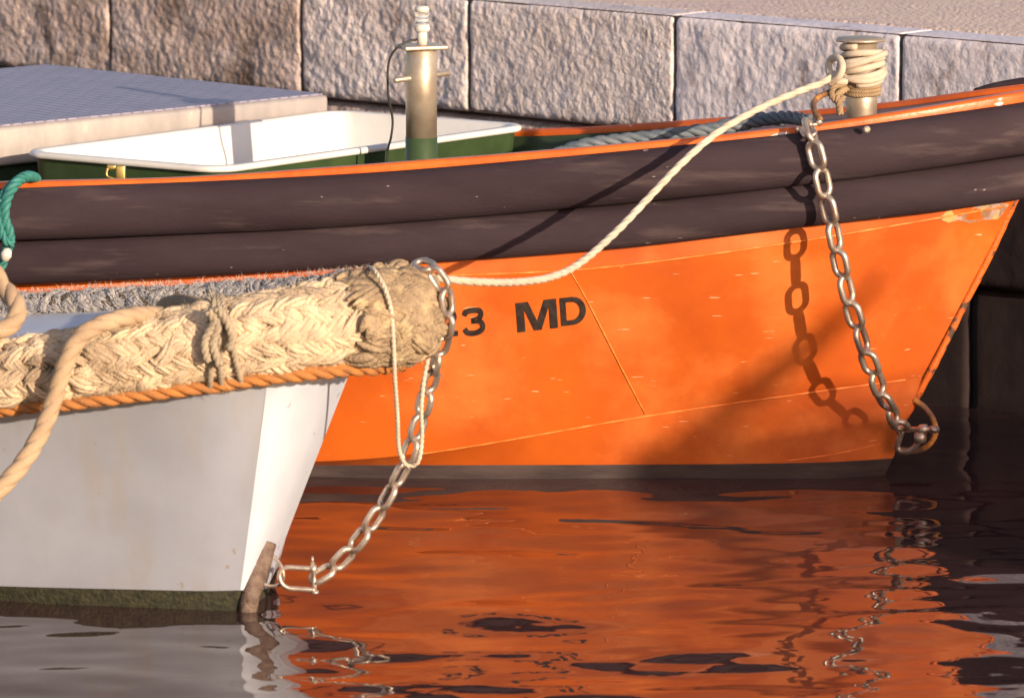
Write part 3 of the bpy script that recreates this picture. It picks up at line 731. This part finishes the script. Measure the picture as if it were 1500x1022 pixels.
# far fender
fpath = catmull([P(-500, 490, 13.35), P(-150, 462, 13.02), P(40, 447, 12.84), P(200, 438, 12.68), P(330, 431, 12.56), P(430, 424, 12.44), P(520, 415, 12.32), P(590, 415, 12.22)], 200)
ff = empty('rope_fender', fpath[100]); tag(ff, 'thin grey plaited rope fender along the far side of the white boat', 'rope fender')
bm = bmesh.new(); na = resample(npath, 60); fa = resample(fpath, 60)
panel(bm, [p + Vector((0, .02, -.012)) for p in na[:58]], [p + Vector((0, 0, -.018)) for p in fa[:58]], 5); obj('deck', bm, M['deck_white'], wb)
bm = bmesh.new(); tube(bm, fpath, .024, 16); obj('core', bm, M['braid_core'], ff)
bm = bmesh.new(); plait(bm, fpath, lambda t: .030, 9, .020, .115, .026, .020, tilt=35); obj('plait', bm, M['grey_braid'], ff)
bm = bmesh.new(); fuzz(bm, fpath, lambda t: .033, 9000, .004, .014, .0004, .3, 1); obj('loose_fibres', bm, M['hair_grey'], ff)

# orange laid rope under the fender
bm = bmesh.new()
op = catmull([P(-600, 665, 12.2), P(-200, 628, 11.95), P(0, 600, 11.86), P(100, 590, 11.84), P(200, 578, 11.83), P(300, 566, 11.83), P(400, 552, 11.84), P(500, 542, 11.88), P(560, 538, 11.93), P(588, 534, 11.99)], 120)
rope(bm, op, .0152, 3, .098, seg=9, wob=.3); fuzz(bm, op, .0155, 2500, .003, .010, .0003); t_ = tag(obj('laid_rope', bm, M['orange_rope']), 'orange twisted rope running under the thick plaited fender of the white boat', 'rope')

# beige mooring line hanging over the near fender
bm = bmesh.new()
mp_ = catmull([P(236, 462, 11.90), P(200, 462, 11.83), P(160, 471, 11.785), P(125, 487, 11.765), P(103, 515, 11.76), P(88, 555, 11.765), P(72, 605, 11.76), P(50, 652, 11.74), P(22, 692, 11.72), P(-20, 735, 11.7), P(-90, 790, 11.68)], 160)
rope(bm, mp_, .0175, 3, .12, seg=14, grow=1.32, ecc=.62); fuzz(bm, mp_, .0165, 2500, .003, .008, .0003); tag(obj('mooring_line', bm, M['beige_rope']), 'beige rope draped over the plaited fender and hanging down the white hull', 'rope')
bm = bmesh.new()
lp = catmull([P(-60, 350, 12.0), P(-18, 385, 11.98), P(2, 418, 11.96), P(16, 434, 11.93), P(26, 452, 11.90), P(20, 472, 11.88), P(0, 484, 11.87), P(-30, 488, 11.87), P(-80, 480, 11.9)], 120)
rope(bm, lp, .0185, 3, .12, seg=14, grow=1.32, ecc=.62); fuzz(bm, lp, .0175, 1500, .003, .008, .0003); tag(obj('rope_loop', bm, M['beige_rope']), 'thick beige rope loop at the left edge above the plaited fender', 'rope')
bm = bmesh.new(); rope(bm, catmull([P(232, 462, 12.62), P(240, 446, 12.45), P(262, 440, 12.36), P(285, 444, 12.2), P(300, 452, 12.0), P(312, 462, 11.85)], 50), .013, 3, .06, seg=8)
tag(obj('lashing_rope', bm, M['brown_rope']), 'short brown twisted rope bridging the grey fender and the thick plaited fender', 'rope')

# ------------------------------------------------------------------ chains
def link_mesh(L, W, r, seg=8, n=10):
    bm = bmesh.new(); a = W / 2 - r; h = L / 2 - r - a; pts = []
    for k in range(n + 1): t = math.pi * k / n; pts.append(Vector((a * math.cos(t), 0, h + a * math.sin(t))))
    for k in range(n + 1): t = math.pi + math.pi * k / n; pts.append(Vector((a * math.cos(t), 0, -h + a * math.sin(t))))
    tube(bm, pts, r, seg, closed=True, up=Vector((0, 1, 0)))
    bmesh.ops.recalc_face_normals(bm, faces=bm.faces)
    me = bpy.data.meshes.new('chain_link'); bm.to_mesh(me); bm.free()
    for p in me.polygons: p.use_smooth = True
    me.materials.append(M['chain']); return me
def chain(name, label, pts, L, W, r, face=0.6, jit=8):
    root = empty(name, pts[0]); tag(root, label, 'chain')
    me = link_mesh(L, W, r); pitch = L - 2 * r - .0005; n = int(plen(pts) / pitch); q = resample(pts, n)
    for i in range(n):
        a, b = q[i], q[i + 1]; d = (a - b).normalized()
        view = ((a + b) / 2 - Vector((0, 0, CAM_H))).normalized()
        s = d.cross(view).normalized(); f = s.cross(d)
        ang = (face if i % 2 else face + math.pi / 2) + R(random.gauss(0, jit))
        x = s * math.cos(ang) + f * math.sin(ang); y = d.cross(x)
        mtx = Matrix((x, y, d)).transposed().to_4x4(); mtx.translation = (a + b) / 2 - Vector(root.location)
        o = bpy.data.objects.new('chain_link', me); C.objects.link(o); o.parent = root; o.matrix_basis = mtx
    return root
cpath = catmull([P(1183, 178, 13.37), P(1190, 205, 13.325), P(1197, 232, 13.318), P(1210, 290, 13.325), P(1222, 345, 13.335), P(1234, 402, 13.35), P(1250, 460, 13.37), P(1270, 520, 13.40), P(1292, 578, 13.46), P(1312, 615, 13.54), P(1322, 628, 13.60)], 120)
chain('mooring_chain', 'rusty steel chain hanging over the black rubber strips from gunwale to orange stem', cpath, .074, .049, .0073, face=.75)
ch2 = catmull([P(610, 384, 11.99), P(630, 392, 11.95), P(648, 412, 11.94), P(657, 445, 11.945), P(654, 480, 11.96), P(645, 512, 11.99), P(634, 545, 12.04), P(622, 590, 12.07), P(608, 638, 12.08), P(592, 684, 12.09), P(566, 730, 12.10), P(538, 775, 12.10), P(508, 812, 12.11), P(478, 840, 12.11), P(456, 850, 12.11)], 140)
chain('mooring_chain', 'bright steel chain hanging from the frayed fender nose to the shackle above the water', ch2, .063, .042, .0064, face=.8)
def shackle(name, label, c, d, side, L, W, r):
    """bow of the shackle runs from c along d, pin across the open end"""
    root = empty(name, c); tag(root, label, 'shackle'); d = d.normalized(); s = side.normalized(); a = W / 2
    pts = [c + d * L + s * a]
    pts += [c + d * L * .5 + s * a]
    for k in range(13): t = math.pi * k / 12; pts.append(c + s * a * math.cos(t) - d * a * math.sin(t))
    pts += [c + d * L * .5 - s * a, c + d * L - s * a]
    bm = bmesh.new(); tube(bm, resample(pts, 48), r, 10, up=d.cross(s)); obj('bow', bm, M['chain'], root)
    bm = bmesh.new(); p0 = c + d * L - s * (a + r * 1.6)
    lathe(bm, [(r * .9, 0), (r * 1.5, .001), (r * 1.5, r * 1.2), (r * .85, r * 1.25), (r * .85, 2 * a), (r * 1.5, 2 * a + r * .8), (r * 1.5, 2 * a + r * 2.8), (r * .8, 2 * a + r * 3), (r * .8, 2 * a + r * 4.2)], p0, 14, s)
    lathe(bm, [(r * .5, -r * .5), (r * 1.3, -r * .3), (r * 1.3, r * .3), (r * .5, r * .5)], p0 + s * (2 * a + r * 5.2), 12, d)
    obj('pin', bm, M['chain'], root); return root
c0 = P(425, 846, 12.10); c1 = P(461, 848, 12.10)
shackle('shackle', 'bright bow shackle joining the lower chain to the white boat stem eye', c0, c1 - c0, P(440, 800, 12.10) - P(444, 850, 12.10), .048, .043, .0052)
# shackle and pad eye at the orange stem
c0 = P(1336, 650, 13.62)
shackle('shackle', 'dark steel shackle at the foot of the orange stem', P(1330, 648, 13.62), P(1338, 622, 13.60) - P(1328, 650, 13.62), Vector((1, -.5, .12)), .036, .05, .0075)
bm = bmesh.new(); tube(bm, catmull([P(1338, 585, 13.67), P(1352, 594, 13.66), P(1366, 612, 13.65), P(1371, 632, 13.65), P(1362, 650, 13.65), P(1344, 660, 13.66), P(1322, 658, 13.67), P(1302, 650, 13.69)], 40), .0065, 10)
obj('stem_eye', bm, M['rust_brown'], ob)
for (x, y, rr) in ((1348, 640, .014), (1368, 629, .009)):
    bm = bmesh.new(); p = P(x, y, 13.60); lathe(bm, [(.0, -.014), (rr, -.010), (rr * 1.05, 0), (rr, .010), (0, .014)], p, 6 if rr < .011 else 14, Vector((.9, -.4, .15)))
    obj('eye_bolt', bm, M['chain'], ob)
# top shackle
shackle('shackle', 'small weathered shackle over the orange gunwale at the top of the chain', P(1186, 196, 13.34), P(1170, 166, 13.46) - P(1188, 196, 13.33), Vector((.8, -.3, .3)), .042, .026, .0055)

# hook & knot below bollard wraps
bm = bmesh.new(); tube(bm, catmull([P(1202, 176, 13.37), P(1194, 165, 13.40), P(1192, 152, 13.46), P(1200, 142, 13.52), P(1214, 136, 13.58), P(1228, 130, 13.61), P(1240, 128, 13.62)], 40), .0068, 8)
tag(obj('iron_hook', bm, M['rust_brown']), 'rusty curved hook between bollard and chain of the orange boat', 'hook')

# ------------------------------------------------------------------ ropes on the bollard
root = empty('bow_line', BC); tag(root, 'cream rope stretched from the white boat nose and wound round the bow bollard', 'rope')
bm = bmesh.new(); z0 = zof(118, 13.66); z1 = zof(70, 13.66); turns = 5; pts = []
for i in range(turns * 28 + 1):
    t = i / (turns * 28); a = 2 * math.pi * turns * t - 1.9
    rr = .0345 + .0085 + (.004 * math.sin(a * .5) + .002 if .1 < t < .9 else 0)
    pts.append(Vector((BC.x + rr * math.cos(a), BC.y + rr * math.sin(a), z0 + (z1 - z0) * t + .006 * math.sin(a * 1.0 + t * 4))))
tube(bm, pts, .0078, 10)
for (k, dz, r2) in ((0, .02, .050), (1, .045, .051)):
    pts = [Vector((BC.x + r2 * math.cos(a), BC.y + r2 * math.sin(a), z0 + dz + .017 * math.sin(a + k * 1.7))) for a in [2 * math.pi * i / 40 for i in range(41)]]
    tube(bm, pts, .0072, 10)
obj('windings', bm, M['cream_rope'], root)
bm = bmesh.new()
run = catmull([P(630, 407, 12.04), P(700, 413, 12.20), P(760, 413, 12.42), P(810, 405, 12.62), P(850, 385, 12.78), P(900, 342, 12.96), P(950, 290, 13.10), P(1000, 238, 13.23), P(1050, 195, 13.315), P(1110, 160, 13.40), P(1170, 134, 13.48), P(1205, 121, 13.53), P(1224, 108, 13.56)], 200)
rope(bm, run, .0080, 3, .13, seg=12, grow=1.32, ecc=.62)
obj('free_span', bm, M['cream_rope'], root)
bm = bmesh.new(); tube(bm, catmull([P(1216, 122, 13.55), P(1229, 112, 13.53), P(1234, 98, 13.53), P(1229, 86, 13.55), P(1219, 86, 13.575), P(1214, 96, 13.58), P(1216, 108, 13.56), P(1224, 118, 13.56), P(1238, 120, 13.6)], 60), .0082, 10); obj('hitch', bm, M['cream_rope'], root)
bm = bmesh.new()
for k in range(4):
    zz = zof(136 - 5.5 * k, 13.66); pts = [Vector((BC.x + .0385 * math.cos(a), BC.y + .0385 * math.sin(a), zz + .002 * math.sin(a))) for a in [2 * math.pi * i / 60 for i in range(61)]]
    rope(bm, pts, .0052, 3, .016, seg=6)
tag(obj('twisted_cord', bm, M['brown_rope']), 'thin brown twisted cord wound round the foot of the bow bollard', 'cord')
bm = bmesh.new(); rope(bm, catmull([P(1240, 130, 13.60), P(1226, 140, 13.57), P(1229, 152, 13.56), P(1231, 168, 13.56)], 20), .008, 3, .03)
rope(bm, catmull([P(1236, 124, 13.60), P(1222, 128, 13.56), P(1218, 140, 13.56), P(1228, 150, 13.57), P(1236, 142, 13.58)], 24), .007, 3, .03)
tag(obj('cord_knot', bm, M['brown_rope']), 'knotted brown cord hanging at the left of the bow bollard foot', 'cord')

# twine with loop at the nose
bm = bmesh.new()
tw = catmull([P(541, 392, 11.97), P(550, 398, 11.885), P(563, 420, 11.862), P(573, 455, 11.855), P(576, 500, 11.86), P(578, 550, 11.90), P(582, 610, 11.95), P(584, 655, 11.99), P(592, 678, 12.02), P(604, 682, 12.03), P(614, 672, 12.02), P(618, 640, 12.02), P(617, 600, 12.0), P(622, 550, 12.0), P(632, 505, 12.01), P(640, 470, 12.02)], 160)
rope(bm, tw, .0048, 2, .022, seg=8, grow=1.5, ecc=.7); tag(obj('twine_loop', bm, M['cream_rope']), 'thin cream twine looped from the fender nose round the bright chain', 'twine')

# blue rope in the bow
bm = bmesh.new()
rope(bm, catmull([P(800, 232, 13.55), P(850, 214, 13.56), P(900, 206, 13.57), P(960, 200, 13.58), P(1020, 192, 13.6), P(1070, 186, 13.62), P(1110, 177, 13.62), P(1150, 172, 13.55), P(1185, 176, 13.45)], 120), .0150, 3, .095, seg=8)
rope(bm, catmull([P(1010, 200, 13.66), P(1060, 183, 13.68), P(1110, 172, 13.68), P(1150, 178, 13.64)], 60), .013, 3, .085, seg=8)
tag(obj('laid_rope', bm, M['blue_rope']), 'dark slate blue twisted rope lying inside the orange bow', 'rope')

# teal rope at left edge
bm = bmesh.new()
rope(bm, catmull([P(50, 275, 13.52), P(52, 262, 13.46), P(38, 259, 13.40), P(22, 270, 13.35), P(10, 290, 13.335), P(6, 318, 13.335), P(14, 345, 13.345), P(8, 372, 13.345), P(-2, 395, 13.35), P(-20, 420, 13.36)], 100), .0125, 3, .06, seg=8)
rope(bm, catmull([P(44, 262, 13.43), P(28, 262, 13.39), P(8, 280, 13.35), P(-4, 310, 13.33), P(6, 350, 13.325), P(20, 358, 13.33)], 60), .009, 3, .05, seg=8)
tr_ = tag(obj('teal_rope', bm, M['teal_rope']), 'teal twisted rope tied over the orange gunwale at the left edge', 'rope')
bm = bmesh.new(); lathe(bm, [(0, -.016), (.009, -.012), (.013, 0), (.009, .012), (0, .016)], P(9, 373, 13.31), 14, Vector((.4, 0, 1))); obj('float_bead', bm, M['lamp_white'], tr_)

# ------------------------------------------------------------------ unseen boat-shaped caster, added to throw the soft shade on the orange plating
def toward_sun(px, py, Y, dist): return P(px, py, Y) + SD * dist
dg_ = empty('shade_caster', toward_sun(1160, 700, 13.6, 9.5)); tag(dg_, 'unseen dark blue dinghy shape added right of the camera to shade the orange hull', 'boat')
bm = bmesh.new(); secs = []
for i in range(25):
    t = i / 24; x = 930 + 900 * t
    c = toward_sun(x, 690, 13.62, 9.5); top = toward_sun(x, 656 - 48 * min(1, t * 1.15), 13.62, 9.5).z
    w = .02 + .34 * math.sin(min(1, t * 1.4) * math.pi / 2); top = top + .02 * t
    y0 = c.y
    secs.append([Vector((c.x, y0 - w, top)), Vector((c.x, y0 - w * .9, top * .5)), Vector((c.x + .05, y0 - w * .5, 0)), Vector((c.x + .08, y0, -.12)), Vector((c.x + .05, y0 + w * .5, 0)), Vector((c.x, y0 + w * .9, top * .5)), Vector((c.x, y0 + w, top)), Vector((c.x, y0, top + .01)), Vector((c.x, y0 - w, top))])
V = sheet(bm, secs); bm.faces.new(V[0][:-1]); bm.faces.new(V[-1][:-1][::-1])
obj('hull', bm, M['blue_rope'], dg_, doubles=True)  # body of the added caster; its top edge sets the low shade line
bm = bmesh.new(); tube(bm, catmull([toward_sun(*q, 13.58, 9.5) for q in ((985, 700), (1035, 640), (1100, 575), (1165, 515), (1215, 470), (1250, 430), (1270, 405))], 30), lambda t: .054 - .042 * t ** 1.5, 16)
obj('caster_spar', bm, M['rust'], dg_)  # added spar, shaped for the diagonal band of shade
bm = bmesh.new(); tube(bm, catmull([toward_sun(*q, 13.58, 9.5) for q in ((1090, 600), (1160, 592), (1220, 583), (1300, 572), (1380, 560), (1450, 545))], 40), lambda t: .017, 12)
obj('caster_rail', bm, M['rust'], dg_)  # added rail, shaped for the thin band of shade
